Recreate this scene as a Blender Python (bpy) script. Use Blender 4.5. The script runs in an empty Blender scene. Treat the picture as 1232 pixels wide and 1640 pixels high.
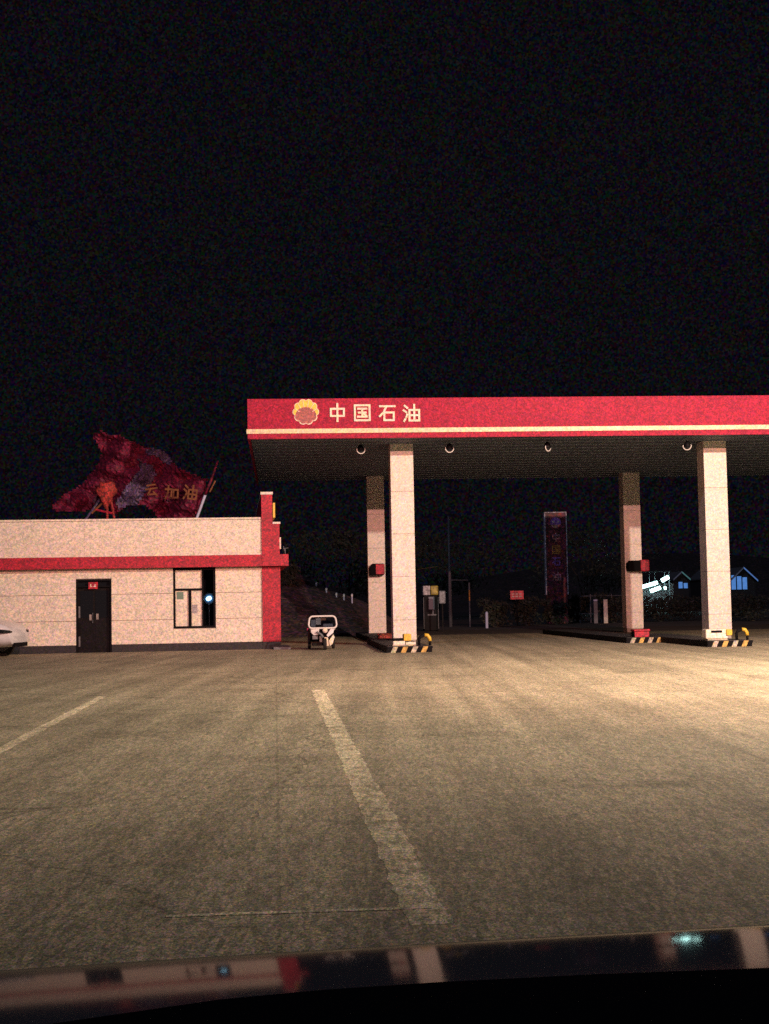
import bpy, bmesh, math, random
from mathutils import Vector, Matrix
random.seed(7)
S = bpy.context.scene
COL = S.collection
R_ = math.radians

# ------------------------------------------------------------------ camera
CAM_Z = 1.3
F_PX = 2300.0
pitch = math.atan(146 / F_PX)
roll = 0.0178
Fw = Vector((0, math.cos(pitch), math.sin(pitch)))
Rt = Vector((math.cos(roll), 0, -math.sin(roll)))
Rt = (Rt - Fw * Rt.dot(Fw)).normalized()
Up = (-Fw).cross(Rt).normalized()
cam_d = bpy.data.cameras.new('camera')
cam_d.sensor_fit = 'VERTICAL'
cam_d.sensor_height = 24.0
cam_d.lens = 24.0 * F_PX / 1640.0
cam_d.clip_start = 0.05
cam_d.clip_end = 3000
cam = bpy.data.objects.new('camera', cam_d)
COL.objects.link(cam)
m = Matrix((Rt, Up, -Fw)).transposed().to_4x4()
m.translation = Vector((0, 0, CAM_Z))
cam.matrix_world = m
S.camera = cam

def at(px, py, d):
    v = Rt * ((px - 616) / F_PX) + Up * (-(py - 820) / F_PX) + Fw
    v = v * (d / v.y)
    return Vector((v.x, v.y, v.z + CAM_Z))

# ------------------------------------------------------------------ night sky
W = bpy.data.worlds.new('World'); S.world = W
W.use_nodes = True
nt = W.node_tree
bg = nt.nodes['Background']
tc = nt.nodes.new('ShaderNodeTexCoord')
nz = nt.nodes.new('ShaderNodeTexVoronoi'); nz.inputs['Scale'].default_value = 800
nt.links.new(tc.outputs['Generated'], nz.inputs['Vector'])
pw = nt.nodes.new('ShaderNodeVectorMath'); pw.operation = 'MULTIPLY'
nt.links.new(nz.outputs['Color'], pw.inputs[0]); nt.links.new(nz.outputs['Color'], pw.inputs[1])
mu = nt.nodes.new('ShaderNodeVectorMath'); mu.operation = 'MULTIPLY_ADD'
mu.inputs[1].default_value = (.0095, .0084, .0108); mu.inputs[2].default_value = (.0008, .0008, .0016)
nt.links.new(pw.outputs[0], mu.inputs[0])
nt.links.new(mu.outputs[0], bg.inputs['Color'])
bg.inputs['Strength'].default_value = 1.0
S.view_settings.view_transform = 'Standard'
S.view_settings.look = 'None'
S.view_settings.exposure = 0.15
S.view_settings.gamma = 1.0
S.view_settings.use_curve_mapping = False
S.cycles.use_denoising = False
S.cycles.max_bounces = 6
S.cycles.sample_clamp_indirect = 1.5
S.cycles.sample_clamp_direct = 4.0

# ------------------------------------------------------------------ street lighting (two lamps off to the right)
LAMP_A = Vector((13.3, 22.5, 9.4))
LAMP_B = Vector((9.8, -12.0, 11.3))
POWER_A, POWER_B = 19000, 62000

def spot(name, loc, target, power, col, angle, blend, size):
    l = bpy.data.lights.new(name, 'SPOT')
    l.energy = power; l.color = col; l.spot_size = R_(angle); l.spot_blend = blend
    l.shadow_soft_size = size
    o = bpy.data.objects.new(name, l); COL.objects.link(o)
    o.location = loc
    o.rotation_euler = (Vector(target) - Vector(loc)).to_track_quat('-Z', 'Y').to_euler()
    return o
spot('street_light', LAMP_A, (9.2, 28.2, 0), POWER_A, (1.0, .775, .60), 178, .395, .14)
spot('flood_light', LAMP_B, (1.5, 47.0, 4.4), POWER_B, (1.0, .43, .35), 38, .8, .14)

# faint bluish moonlight from behind the camera on the left
sl = bpy.data.lights.new('moon', 'SUN'); sl.energy = .22; sl.color = (.62, .68, 1.0); sl.angle = R_(.5)
so_ = bpy.data.objects.new('moon', sl); COL.objects.link(so_)
so_.rotation_euler = Vector((.45, 1.0, -.72)).to_track_quat('-Z', 'Y').to_euler()

# ------------------------------------------------------------------ materials
def mat(name, col, rough=.6, metal=0, grain=0.0, gscale=30, big=0.0, bscale=1.5, tint=.0, bump=0.0,
        emit=None, estr=0, spec=.5, coat=0):
    """grain: fine speckle amplitude, big: blotch amplitude, tint: hue wander of the speckle"""
    M = bpy.data.materials.new(name); M.use_nodes = True
    n = M.node_tree.nodes; L = M.node_tree.links
    b = n['Principled BSDF']
    b.inputs['Base Color'].default_value = (*col, 1)
    b.inputs['Roughness'].default_value = rough
    b.inputs['Metallic'].default_value = metal
    b.inputs['Specular IOR Level'].default_value = spec
    b.inputs['Coat Weight'].default_value = coat
    b.inputs['Coat Roughness'].default_value = .03
    if emit:
        b.inputs['Emission Color'].default_value = (*emit, 1)
        b.inputs['Emission Strength'].default_value = estr
    if grain or big:
        g = n.new('ShaderNodeNewGeometry')
        cur = None
        base = n.new('ShaderNodeRGB'); base.outputs[0].default_value = (*col, 1)
        cur = base.outputs[0]
        def mul(cur, fac_socket, amp):
            mr = n.new('ShaderNodeMapRange')
            mr.inputs['From Min'].default_value = .28; mr.inputs['From Max'].default_value = .72
            mr.inputs['To Min'].default_value = 1 - amp; mr.inputs['To Max'].default_value = 1 + amp
            L.new(fac_socket, mr.inputs['Value'])
            vm = n.new('ShaderNodeVectorMath'); vm.operation = 'SCALE'
            L.new(cur, vm.inputs[0]); L.new(mr.outputs[0], vm.inputs['Scale'])
            return vm.outputs[0]
        if grain:
            for sc_, am_ in ((1.9, 1.0), (1.0, .45)):
                t = n.new('ShaderNodeTexVoronoi'); t.inputs['Scale'].default_value = gscale*sc_
                L.new(g.outputs['Position'], t.inputs['Vector'])
                sp = n.new('ShaderNodeSeparateXYZ'); L.new(t.outputs['Color'], sp.inputs[0])
                mr = n.new('ShaderNodeMapRange')
                mr.inputs['To Min'].default_value = 1 - grain*am_; mr.inputs['To Max'].default_value = 1 + grain*am_
                L.new(sp.outputs[0], mr.inputs['Value'])
                vm = n.new('ShaderNodeVectorMath'); vm.operation = 'SCALE'
                L.new(cur, vm.inputs[0]); L.new(mr.outputs[0], vm.inputs['Scale']); cur = vm.outputs[0]
                if tint:
                    ad = n.new('ShaderNodeVectorMath'); ad.operation = 'MULTIPLY_ADD'
                    k_ = tint*am_*2
                    ad.inputs[1].default_value = (k_, k_, k_*1.5); ad.inputs[2].default_value = (1-k_/2, 1-k_/2, 1-k_*.75)
                    L.new(t.outputs['Color'], ad.inputs[0])
                    ml = n.new('ShaderNodeVectorMath'); ml.operation = 'MULTIPLY'
                    L.new(cur, ml.inputs[0]); L.new(ad.outputs[0], ml.inputs[1]); cur = ml.outputs[0]
            if bump:
                bp = n.new('ShaderNodeBump'); bp.inputs['Strength'].default_value = bump; bp.inputs['Distance'].default_value = .01
                L.new(t.outputs['Distance'], bp.inputs['Height']); L.new(bp.outputs[0], b.inputs['Normal'])
        if big:
            t2 = n.new('ShaderNodeTexNoise'); t2.inputs['Scale'].default_value = bscale
            t2.inputs['Detail'].default_value = 5; t2.inputs['Roughness'].default_value = .6
            L.new(g.outputs['Position'], t2.inputs['Vector'])
            cur = mul(cur, t2.outputs['Fac'], big)
        L.new(cur, b.inputs['Base Color'])
    return M

M = {}
M['cream'] = mat('cream_cladding', (.77, .72, .60), .55, grain=.22, gscale=17, big=.05, bscale=2.5, tint=.13, bump=.05)
M['cream_core'] = mat('cream_joint', (.42, .38, .33), .8)
M['cream2'] = mat('cream_column', (.78, .72, .64), .5, grain=.17, gscale=17, big=.04, bscale=2, tint=.13, bump=.03)
M['red'] = mat('red_fascia', (.37, .021, .056), .6, spec=.15, grain=.22, gscale=17, big=.04, bscale=.8, tint=.2)
M['red2'] = mat('red_render', (.40, .012, .036), .6, grain=.30, gscale=16, big=.08, bscale=2, tint=.25)
M['stripe'] = mat('cream_stripe', (.80, .66, .42), .5, grain=.2, gscale=16, tint=.15)
M['white'] = mat('white_paint', (.75, .74, .72), .5, grain=.1, gscale=20)
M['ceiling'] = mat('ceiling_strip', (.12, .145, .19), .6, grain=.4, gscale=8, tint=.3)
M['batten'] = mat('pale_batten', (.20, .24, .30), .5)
M['dark'] = mat('dark_metal', (.006, .006, .008), .6, spec=.15, grain=.5, gscale=18, tint=.4)
M['black'] = mat('black_paint', (.006, .006, .008), .7, spec=.1)
M['dash'] = mat('black_plastic', (.006, .006, .007), .9, spec=.1)
M['yellow'] = mat('yellow_paint', (.68, .46, .05), .5, grain=.3, gscale=30)
M['gold'] = mat('gold_letter', (.20, .075, .025), .5, grain=.3, gscale=14)
M['letter'] = mat('pale_letter', (.80, .72, .58), .45, grain=.2, gscale=18, tint=.15)
M['logo_y'] = mat('logo_yellow', (.80, .58, .06), .45, grain=.2, gscale=18)
M['logo_r'] = mat('logo_red', (.36, .10, .09), .5, grain=.3, gscale=18, tint=.2)
M['glass'] = mat('dark_glass', (.012, .014, .018), .06, spec=.5)
M['grey'] = mat('grey_metal', (.13, .14, .16), .5, grain=.3, gscale=20)
M['plinth'] = mat('dark_plinth', (.024, .024, .028), .7, grain=.4, gscale=20, tint=.3)
M['tyre'] = mat('tyre_rubber', (.015, .015, .015), .85)
M['soil'] = mat('dark_soil', (.040, .032, .030), .95, grain=.7, gscale=3, big=.4, bscale=.4, tint=.4)
M['bank'] = mat('bank_earth', (.060, .038, .044), .95, grain=.8, gscale=5, big=.4, bscale=.6, tint=.5)
M['leaf'] = mat('leaf_green', (.040, .046, .032), .7, grain=.6, gscale=6, tint=.3)
M['bark'] = mat('bark', (.05, .04, .03), .9)
M['carwhite'] = mat('white_car_paint', (.72, .72, .76), .25, coat=.6, grain=.06, gscale=20)
M['paint_red_small'] = mat('red_sheet_paint', (.125, .004, .032), .7, grain=.5, gscale=12, big=.12, bscale=1.6, tint=.3)
M['pale_blue'] = mat('torn_pale_sheet', (.085, .060, .13), .6, grain=.6, gscale=12, big=.7, bscale=2.2, tint=.3)
M['orange'] = mat('orange_red_cloth', (.30, .035, .030), .8, grain=.5, gscale=14, tint=.3)
M['bluewhite'] = mat('blue_white_paint', (.50, .55, .75), .5)
M['tube'] = mat('lit_tube', (1, 1, 1), .4, emit=(.55, 1.0, .92), estr=14)
M['bluelit'] = mat('lit_window', (.2, .3, .5), .4, emit=(.10, .30, .80), estr=.55, grain=.8, gscale=2.2)
M['led'] = mat('led_lamp', (1, 1, 1), .4, emit=(.45, .85, 1.0), estr=14)
M['ledglow'] = mat('led_halo', (.05, .1, .3), .5, emit=(.03, .16, .45), estr=.8)
M['tail'] = mat('tail_light', (.4, .0, .05), .4, emit=(.6, .0, .08), estr=.35)
M['kerb_pale'] = mat('kerb_pale_paint', (.42, .37, .28), .7, grain=.35, gscale=14, big=.3, bscale=6, tint=.2)
M['kerb_yellow'] = mat('kerb_yellow_paint', (.46, .30, .08), .7, grain=.35, gscale=14, big=.3, bscale=6)

def concrete(name='worn_concrete', col=(.335, .312, .215)):
    M_ = bpy.data.materials.new(name); M_.use_nodes = True
    n = M_.node_tree.nodes; L = M_.node_tree.links; b = n['Principled BSDF']
    b.inputs['Roughness'].default_value = .85; b.inputs['Specular IOR Level'].default_value = .25
    g = n.new('ShaderNodeNewGeometry')
    base = n.new('ShaderNodeRGB'); base.outputs[0].default_value = (*col, 1)
    cur = base.outputs[0]
    # grain in several sizes so that it reads from the bonnet to the islands
    for sc, amp, st in ((210, .46, (1,.6,1)), (95, .34, (1, .5, 1)), (44, .24, (1, .16, 1))):
        mp = n.new('ShaderNodeMapping'); mp.inputs['Scale'].default_value = st
        mp.inputs['Rotation'].default_value = (0, 0, .05)
        L.new(g.outputs['Position'], mp.inputs['Vector'])
        t = n.new('ShaderNodeTexVoronoi'); t.inputs['Scale'].default_value = sc
        L.new(mp.outputs[0], t.inputs['Vector'])
        sp = n.new('ShaderNodeSeparateXYZ'); L.new(t.outputs['Color'], sp.inputs[0])
        mr = n.new('ShaderNodeMapRange')
        mr.inputs['To Min'].default_value = 1 - amp; mr.inputs['To Max'].default_value = 1 + amp
        L.new(sp.outputs[0], mr.inputs['Value'])
        vm = n.new('ShaderNodeVectorMath'); vm.operation = 'SCALE'
        L.new(cur, vm.inputs[0]); L.new(mr.outputs[0], vm.inputs['Scale']); cur = vm.outputs[0]
        ad = n.new('ShaderNodeVectorMath'); ad.operation = 'MULTIPLY_ADD'
        k_ = amp*(1.2 if sc > 150 else .9 if sc > 60 else .3)
        ad.inputs[1].default_value = (k_, k_, k_*1.6); ad.inputs[2].default_value = (1-k_/2, 1-k_/2, 1-k_*.8)
        L.new(t.outputs['Color'], ad.inputs[0])
        ml = n.new('ShaderNodeVectorMath'); ml.operation = 'MULTIPLY'
        L.new(cur, ml.inputs[0]); L.new(ad.outputs[0], ml.inputs[1]); cur = ml.outputs[0]
    for sc, amp, st in ((1.6, .08, (1, .6, 1)), (.35, .14, (1, .8, 1)), (2.6, .24, (1, .03, 1)), (.9, .16, (1, .05, 1)), (14, .08, (.2, 1, 1))):
        mp = n.new('ShaderNodeMapping'); mp.inputs['Scale'].default_value = st
        L.new(g.outputs['Position'], mp.inputs['Vector'])
        t = n.new('ShaderNodeTexNoise'); t.inputs['Scale'].default_value = sc; t.inputs['Detail'].default_value = 4
        L.new(mp.outputs[0], t.inputs['Vector'])
        mr = n.new('ShaderNodeMapRange'); mr.inputs['From Min'].default_value = .3; mr.inputs['From Max'].default_value = .7
        mr.inputs['To Min'].default_value = 1 - amp; mr.inputs['To Max'].default_value = 1 + amp
        L.new(t.outputs['Fac'], mr.inputs['Value'])
        vm = n.new('ShaderNodeVectorMath'); vm.operation = 'SCALE'
        L.new(cur, vm.inputs[0]); L.new(mr.outputs[0], vm.inputs['Scale']); cur = vm.outputs[0]
    # dark oil stains and fine cracks
    t = n.new('ShaderNodeTexNoise'); t.inputs['Scale'].default_value = .55; t.inputs['Detail'].default_value = 7; t.inputs['Roughness'].default_value = .62
    L.new(g.outputs['Position'], t.inputs['Vector'])
    mr = n.new('ShaderNodeMapRange'); mr.inputs['From Min'].default_value = .56; mr.inputs['From Max'].default_value = .70
    mr.inputs['To Min'].default_value = 1; mr.inputs['To Max'].default_value = .62
    L.new(t.outputs['Fac'], mr.inputs['Value'])
    vm = n.new('ShaderNodeVectorMath'); vm.operation = 'SCALE'
    L.new(cur, vm.inputs[0]); L.new(mr.outputs[0], vm.inputs['Scale']); cur = vm.outputs[0]
    wn = n.new('ShaderNodeTexNoise'); wn.inputs['Scale'].default_value = 1.3; wn.inputs['Detail'].default_value = 5
    L.new(g.outputs['Position'], wn.inputs['Vector'])
    wa = n.new('ShaderNodeVectorMath'); wa.operation = 'MULTIPLY_ADD'; wa.inputs[1].default_value = (.7, .7, 0)
    L.new(wn.outputs['Color'], wa.inputs[0]); L.new(g.outputs['Position'], wa.inputs[2])
    vc = n.new('ShaderNodeTexVoronoi'); vc.feature = 'DISTANCE_TO_EDGE'; vc.inputs['Scale'].default_value = .16
    L.new(wa.outputs[0], vc.inputs['Vector'])
    mr = n.new('ShaderNodeMapRange'); mr.inputs['From Min'].default_value = .0008; mr.inputs['From Max'].default_value = .0035
    mr.inputs['To Min'].default_value = .62; mr.inputs['To Max'].default_value = 1
    L.new(vc.outputs['Distance'], mr.inputs['Value'])
    vm = n.new('ShaderNodeVectorMath'); vm.operation = 'SCALE'
    L.new(cur, vm.inputs[0]); L.new(mr.outputs[0], vm.inputs['Scale']); cur = vm.outputs[0]
    # slab joints
    mp = n.new('ShaderNodeMapping'); mp.inputs['Rotation'].default_value = (0, 0, R_(-4.4))
    L.new(g.outputs['Position'], mp.inputs['Vector'])
    br = n.new('ShaderNodeTexBrick'); br.offset = 0
    br.inputs['Scale'].default_value = 1; br.inputs['Brick Width'].default_value = 5.3; br.inputs['Row Height'].default_value = 6.0
    br.inputs['Mortar Size'].default_value = .012; br.inputs['Mortar Smooth'].default_value = .4
    br.inputs['Color1'].default_value = (1, 1, 1, 1); br.inputs['Color2'].default_value = (.96, .96, .96, 1)
    br.inputs['Mortar'].default_value = (.82, .82, .82, 1)
    L.new(mp.outputs[0], br.inputs['Vector'])
    ml = n.new('ShaderNodeVectorMath'); ml.operation = 'MULTIPLY'
    L.new(cur, ml.inputs[0]); L.new(br.outputs['Color'], ml.inputs[1])
    L.new(ml.outputs[0], b.inputs['Base Color'])
    return M_
M['concrete'] = concrete()
M['line'] = concrete('worn_road_paint', (.66, .62, .44))
def wear(M_):    # paint broken through to the concrete, so lines fade out at their edges and ends
    n = M_.node_tree.nodes; L = M_.node_tree.links; b = n['Principled BSDF']
    g = n.new('ShaderNodeNewGeometry'); t = n.new('ShaderNodeTexNoise'); t.inputs['Scale'].default_value = 5
    t.inputs['Detail'].default_value = 8; t.inputs['Roughness'].default_value = .8
    L.new(g.outputs['Position'], t.inputs['Vector'])
    mr = n.new('ShaderNodeMapRange'); mr.inputs['From Min'].default_value = .30; mr.inputs['From Max'].default_value = .52
    L.new(t.outputs['Fac'], mr.inputs['Value']); L.new(mr.outputs[0], b.inputs['Alpha'])
wear(M['line'])

def hood_paint():
    M_ = mat('dark_car_paint', (.095, .098, .105), .4, coat=.34)
    b = M_.node_tree.nodes['Principled BSDF']
    b.inputs['Coat Roughness'].default_value = .075
    b.inputs['Coat IOR'].default_value = 1.2
    b.inputs['Specular IOR Level'].default_value = 0
    b.inputs['Roughness'].default_value = .5
    return M_
M['hood'] = hood_paint()

# ------------------------------------------------------------------ mesh helpers
class MB:
    def __init__(s): s.v = []; s.f = []
    def box(s, a, b, mtx=None):
        x0, y0, z0 = a; x1, y1, z1 = b
        i = len(s.v)
        P = [(x0,y0,z0),(x1,y0,z0),(x1,y1,z0),(x0,y1,z0),(x0,y0,z1),(x1,y0,z1),(x1,y1,z1),(x0,y1,z1)]
        if mtx: P = [tuple(mtx @ Vector(p)) for p in P]
        s.v += P
        s.f += [(i,i+3,i+2,i+1),(i+4,i+5,i+6,i+7),(i,i+1,i+5,i+4),(i+1,i+2,i+6,i+5),(i+2,i+3,i+7,i+6),(i+3,i,i+4,i+7)]
        return s
    def prism(s, pts, ext):
        """pts: planar 3D polygon; ext: extrusion vector"""
        i = len(s.v); n = len(pts); e = Vector(ext)
        s.v += [tuple(p) for p in pts] + [tuple(Vector(p) + e) for p in pts]
        s.f.append(tuple(range(i, i+n))); s.f.append(tuple(range(i+2*n-1, i+n-1, -1)))
        for k in range(n):
            j = (k+1) % n
            s.f.append((i+k, i+n+k, i+n+j, i+j))
        return s
    def tube(s, pts, r, seg=8, cap=True):
        pts = [Vector(p) for p in pts]; n = len(pts)
        rs = r if isinstance(r, (list, tuple)) else [r]*n
        i0 = len(s.v)
        ref = Vector((0,0,1))
        for k, p in enumerate(pts):
            t = (pts[min(k+1,n-1)] - pts[max(k-1,0)]).normalized()
            a = t.cross(ref)
            if a.length < .05: a = t.cross(Vector((0,1,0)))
            a.normalize(); b = t.cross(a)
            for q in range(seg):
                w = 2*math.pi*q/seg
                s.v.append(tuple(p + (a*math.cos(w) + b*math.sin(w))*rs[k]))
        for k in range(n-1):
            for q in range(seg):
                q2 = (q+1) % seg
                s.f.append((i0+k*seg+q, i0+k*seg+q2, i0+(k+1)*seg+q2, i0+(k+1)*seg+q))
        if cap:
            s.f.append(tuple(i0+q for q in range(seg-1,-1,-1)))
            s.f.append(tuple(i0+(n-1)*seg+q for q in range(seg)))
        return s
    def build(s, name, mt, parent=None, smooth=False, bevel=0, kind=None):
        me = bpy.data.meshes.new(name); me.from_pydata(s.v, [], s.f)
        bm = bmesh.new(); bm.from_mesh(me)
        bmesh.ops.recalc_face_normals(bm, faces=bm.faces)
        bm.to_mesh(me); bm.free()
        me.materials.append(mt)
        if smooth:
            for p in me.polygons: p.use_smooth = True
        o = bpy.data.objects.new(name, me); COL.objects.link(o)
        if parent: o.parent = parent
        if bevel:
            b = o.modifiers.new('bevel', 'BEVEL'); b.width = bevel; b.segments = 2; b.limit_method = 'ANGLE'
        if kind: o['kind'] = kind
        return o

def tag(o, label=None, cat=None, group=None, kind=None):
    if label: o['label'] = label
    if cat: o['category'] = cat
    if group: o['group'] = group
    if kind: o['kind'] = kind
    return o
def thing(name, label, cat, loc=(0,0,0), rz=0, group=None):
    o = bpy.data.objects.new(name, None); COL.objects.link(o)
    o.location = loc; o.rotation_euler = (0,0,rz); o.empty_display_size = .2
    return tag(o, label, cat, group)
def copy_thing(root, label):
    """copy of a thing with copies of its parts and sub-parts, sharing mesh data"""
    c = root.copy(); COL.objects.link(c); c['label'] = label
    for ch in list(root.children):
        d = ch.copy(); COL.objects.link(d); d.parent = c
        for g in list(ch.children):
            e = g.copy(); COL.objects.link(e); e.parent = d
    return c
def box(name, a, b, mt, parent, bevel=0):
    return MB().box(a, b).build(name, mt, parent, bevel=bevel)

# ------------------------------------------------------------------ glyph strokes (10 x 10 grid)
G = {
 'zhong': [[(1.2,3.0),(8.8,3.0)],[(1.2,7.2),(8.8,7.2)],[(1.2,3.0),(1.2,7.2)],[(8.8,3.0),(8.8,7.2)],[(5,0),(5,10)]],
 'guo': [[(.7,.6),(9.3,.6)],[(.7,9.4),(9.3,9.4)],[(.7,.6),(.7,9.4)],[(9.3,.6),(9.3,9.4)],[(2.6,7.4),(7.4,7.4)],
         [(3,5.1),(7,5.1)],[(2.5,2.7),(7.5,2.7)],[(5,2.7),(5,7.4)],[(6.1,4.4),(7.1,3.5)]],
 'shi': [[(.7,9),(9.3,9)],[(4.5,9),(2.9,5.6),(.6,3.2)],[(3.2,.8),(8.7,.8)],[(3.2,5.3),(8.7,5.3)],[(3.2,.8),(3.2,5.3)],[(8.7,.8),(8.7,5.3)]],
 'you': [[(.9,9.4),(2.4,8.2)],[(.3,6.7),(1.8,5.6)],[(.5,.5),(1.5,2.2),(2.3,4.2)],[(3.6,.7),(9.3,.7)],[(3.6,6.9),(9.3,6.9)],
         [(3.6,.7),(3.6,6.9)],[(9.3,.7),(9.3,6.9)],[(6.45,.7),(6.45,9.9)],[(3.6,3.8),(9.3,3.8)]],
 'jia': [[(.5,7.3),(4.9,7.3)],[(4.9,7.3),(4.6,1.2),(3.3,1.5)],[(2.5,9.6),(2.3,5.2),(.4,.6)],[(6.2,1.4),(9.4,1.4)],
         [(6.2,7),(9.4,7)],[(6.2,1.4),(6.2,7)],[(9.4,1.4),(9.4,7)]],
 'yun': [[(2,9),(8,9)],[(.6,6.2),(9.4,6.2)],[(4.6,6.2),(2,2),(8,1.7)],[(6.4,3.7),(8.8,.6)]],
}
def glyph(key, origin, ux, uz, un, size, th=.55, depth=.03):
    """origin: lower left; ux/uz: unit directions; un: outward normal"""
    mb = MB(); s = size/10
    for k, st in enumerate(G[key]):
        for (a, b) in zip(st[:-1], st[1:]):
            a = Vector(a); b = Vector(b); d = (b-a).normalized(); nrm = Vector((-d.y, d.x))
            c = [a - d*th + nrm*th, a - d*th - nrm*th, b + d*th - nrm*th, b + d*th + nrm*th]
            P = [origin + ux*(q.x*s) + uz*(q.y*s) for q in c]
            mb.prism(P, un*(depth + .0015*k))
    return mb

# ================================================================== GROUND
def sheet(name, x0, x1, y0, y1, z, mt, nx=1, ny=1):
    mb = MB()
    for j in range(ny+1):
        for i in range(nx+1):
            mb.v.append((x0+(x1-x0)*i/nx, y0+(y1-y0)*j/ny, z))
    for j in range(ny):
        for i in range(nx):
            a = j*(nx+1)+i
            mb.f.append((a, a+1, a+nx+2, a+nx+1))
    o = mb.build(name, mt); return tag(o, kind='structure')
sheet('ground', -700, 700, -300, 1200, -.012, M['soil'])
sheet('forecourt', -60, 60, -25, 57.5, 0, M['concrete'])

def road_line(name, p0, p1, w, kind='structure'):
    p0 = Vector((p0[0], p0[1], .0012)); p1 = Vector((p1[0], p1[1], .0012))
    d = (p1-p0).normalized(); n_ = Vector((-d.y, d.x, 0))*w/2
    if w < .1: p0.z = p1.z = .0026
    mb = MB(); N = max(4, int((p1-p0).length/.12))
    for k in range(N+1):
        c = p0 + (p1-p0)*k/N
        e1 = 1 + random.uniform(-.18, .1); e2 = 1 + random.uniform(-.18, .1)
        mb.v += [tuple(c - n_*e1), tuple(c + n_*e2)]
    for k in range(N):
        mb.f.append((2*k, 2*k+1, 2*k+3, 2*k+2))
    return tag(mb.build(name, M['line']), kind=kind)
road_line('parking_line', (.16, 5.9), (-1.06, 22.0), .20)
road_line('parking_line', (-3.42, 11.0), (-4.22, 21.4), .14)
road_line('parking_line', (-.95, 6.14), (.17, 6.22), .045)

# ================================================================== CANOPY
CY = R_(4.2)
CO = Vector((-3.93, 41.45, 0))
cuv = Vector((math.cos(CY), math.sin(CY), 0)); cvv = Vector((-math.sin(CY), math.cos(CY), 0))
def cloc(p):   # world -> canopy local
    d = Vector(p) - CO
    return Vector((d.dot(cuv), d.dot(cvv), d.z))
canopy = thing('canopy', 'long red fascia filling station canopy with pale stripe and emblem at its left end', 'canopy', CO, CY)
ZB, ZT = 6.12, 7.29
LU, DV = 20.5, 15.0
# fascia panels, front and left side
us = [0, 2.1, 4.95, 7.9, 10.9, 13.9, 17.0, 20.5]
for a, b in zip(us[:-1], us[1:]):
    box('fascia_panel', (a+.001, 0, ZB+.285), (b-.001, .08, ZT), M['red'], canopy)
    box('fascia_panel', (a+.001, 0, ZB), (b-.001, .08, ZB+.15), M['red'], canopy)
vs = [.085, 3.8, 7.5, 11.2, DV]
for a, b in zip(vs[:-1], vs[1:]):
    box('fascia_panel', (0, a+.004, ZB), (.08, b-.004, ZT), M['red'], canopy)
box('fascia_stripe', (-.03, -.04, ZB+.152), (LU, .085, ZB+.283), M['stripe'], canopy)
box('fascia_back', (.1, DV-.08, ZB+.12), (LU, DV, ZT), M['plinth'], canopy)
box('canopy_roof', (.085, .09, ZT-.15), (LU-.02, DV-.085, ZT-.08), M['grey'], canopy)
box('side_liner', (.083, .09, ZB+.002), (.088, DV-.09, ZB+.12), M['plinth'], canopy)
c = MB(); j_ = MB(); v = .10; k = 0
while v < DV-.5:
    c.box((.09, v, ZB+.06), (LU-.02, v+.40, ZB+.10)); 
    if k % 2: j_.box((.09, v+.402, ZB+.03), (LU-.02, v+.448, ZB+.09))
    v += .45; k += 1
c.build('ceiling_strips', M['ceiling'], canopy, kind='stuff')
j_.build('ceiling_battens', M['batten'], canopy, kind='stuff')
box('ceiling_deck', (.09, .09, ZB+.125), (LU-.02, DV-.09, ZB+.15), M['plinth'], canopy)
# emblem: ten petals, upper ones yellow, lower ones red, pale sun arc between
lc = cloc(at(490, 660, 41.6)); lc.y = -.001
def petals(mat_, ks, name, rad, d):
    mb = MB()
    for k in ks:
        a = math.pi/2 + 2*math.pi*k/10 + math.pi/10
        pts = [Vector((0,0))]
        for j in range(-5, 6):
            w = a + j*math.pi/50
            rr = rad*(1 - .13*abs(j/5)**2.2)
            pts.append(Vector((math.cos(w)*rr, math.sin(w)*rr)))
        mb.prism([(lc.x+p.x, 0, lc.z+p.y) for p in pts], (0, -d, 0))
    return mb.build(name, mat_, canopy)
petals(M['letter'], range(10), 'emblem_border', .385, .015)
petals(M['logo_y'], (0,1,2,7,8,9), 'emblem_petals', .365, .024)
petals(M['logo_r'], (3,4,5,6), 'emblem_petals', .355, .0245)
mb = MB()
arc = [(lc.x+.30*math.cos(w), 0, lc.z-.10+.27*math.sin(w)*.9) for w in [math.pi*i/16 for i in range(17)]]
mb.prism([(lc.x-.30,0,lc.z-.19)] + [(lc.x+.30,0,lc.z-.19)] + arc, (0, -.03, 0))
mb.build('emblem_sun', M['logo_r'], canopy)
mb = MB()
for i in range(6):   # pale rays parting the yellow petals
    w = math.pi*(i+.0)/5 * .8 + math.pi*.1
    p0 = Vector((lc.x+.20*math.cos(w), lc.z-.06+.2*math.sin(w))); p1 = Vector((lc.x+.35*math.cos(w), lc.z+.0+.34*math.sin(w)))
    d = (p1-p0).normalized(); nn = Vector((-d.y, d.x))*.008
    mb.prism([(q.x, 0, q.y) for q in (p0-nn, p0+nn, p1+nn, p1-nn)], (0, -.034-.001*i, 0))
mb.build('emblem_rays', M['letter'], canopy)
for key, px in (('zhong', 527), ('guo', 567), ('shi', 607.5), ('you', 647)):
    o = cloc(at(px, 674.5, 41.6))
    glyph(key, Vector((o.x, -.001, o.z)), Vector((1,0,0)), Vector((0,0,1)), Vector((0,-1,0)), .50, .58, .035).build('sign_letter', M['letter'], canopy)

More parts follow.
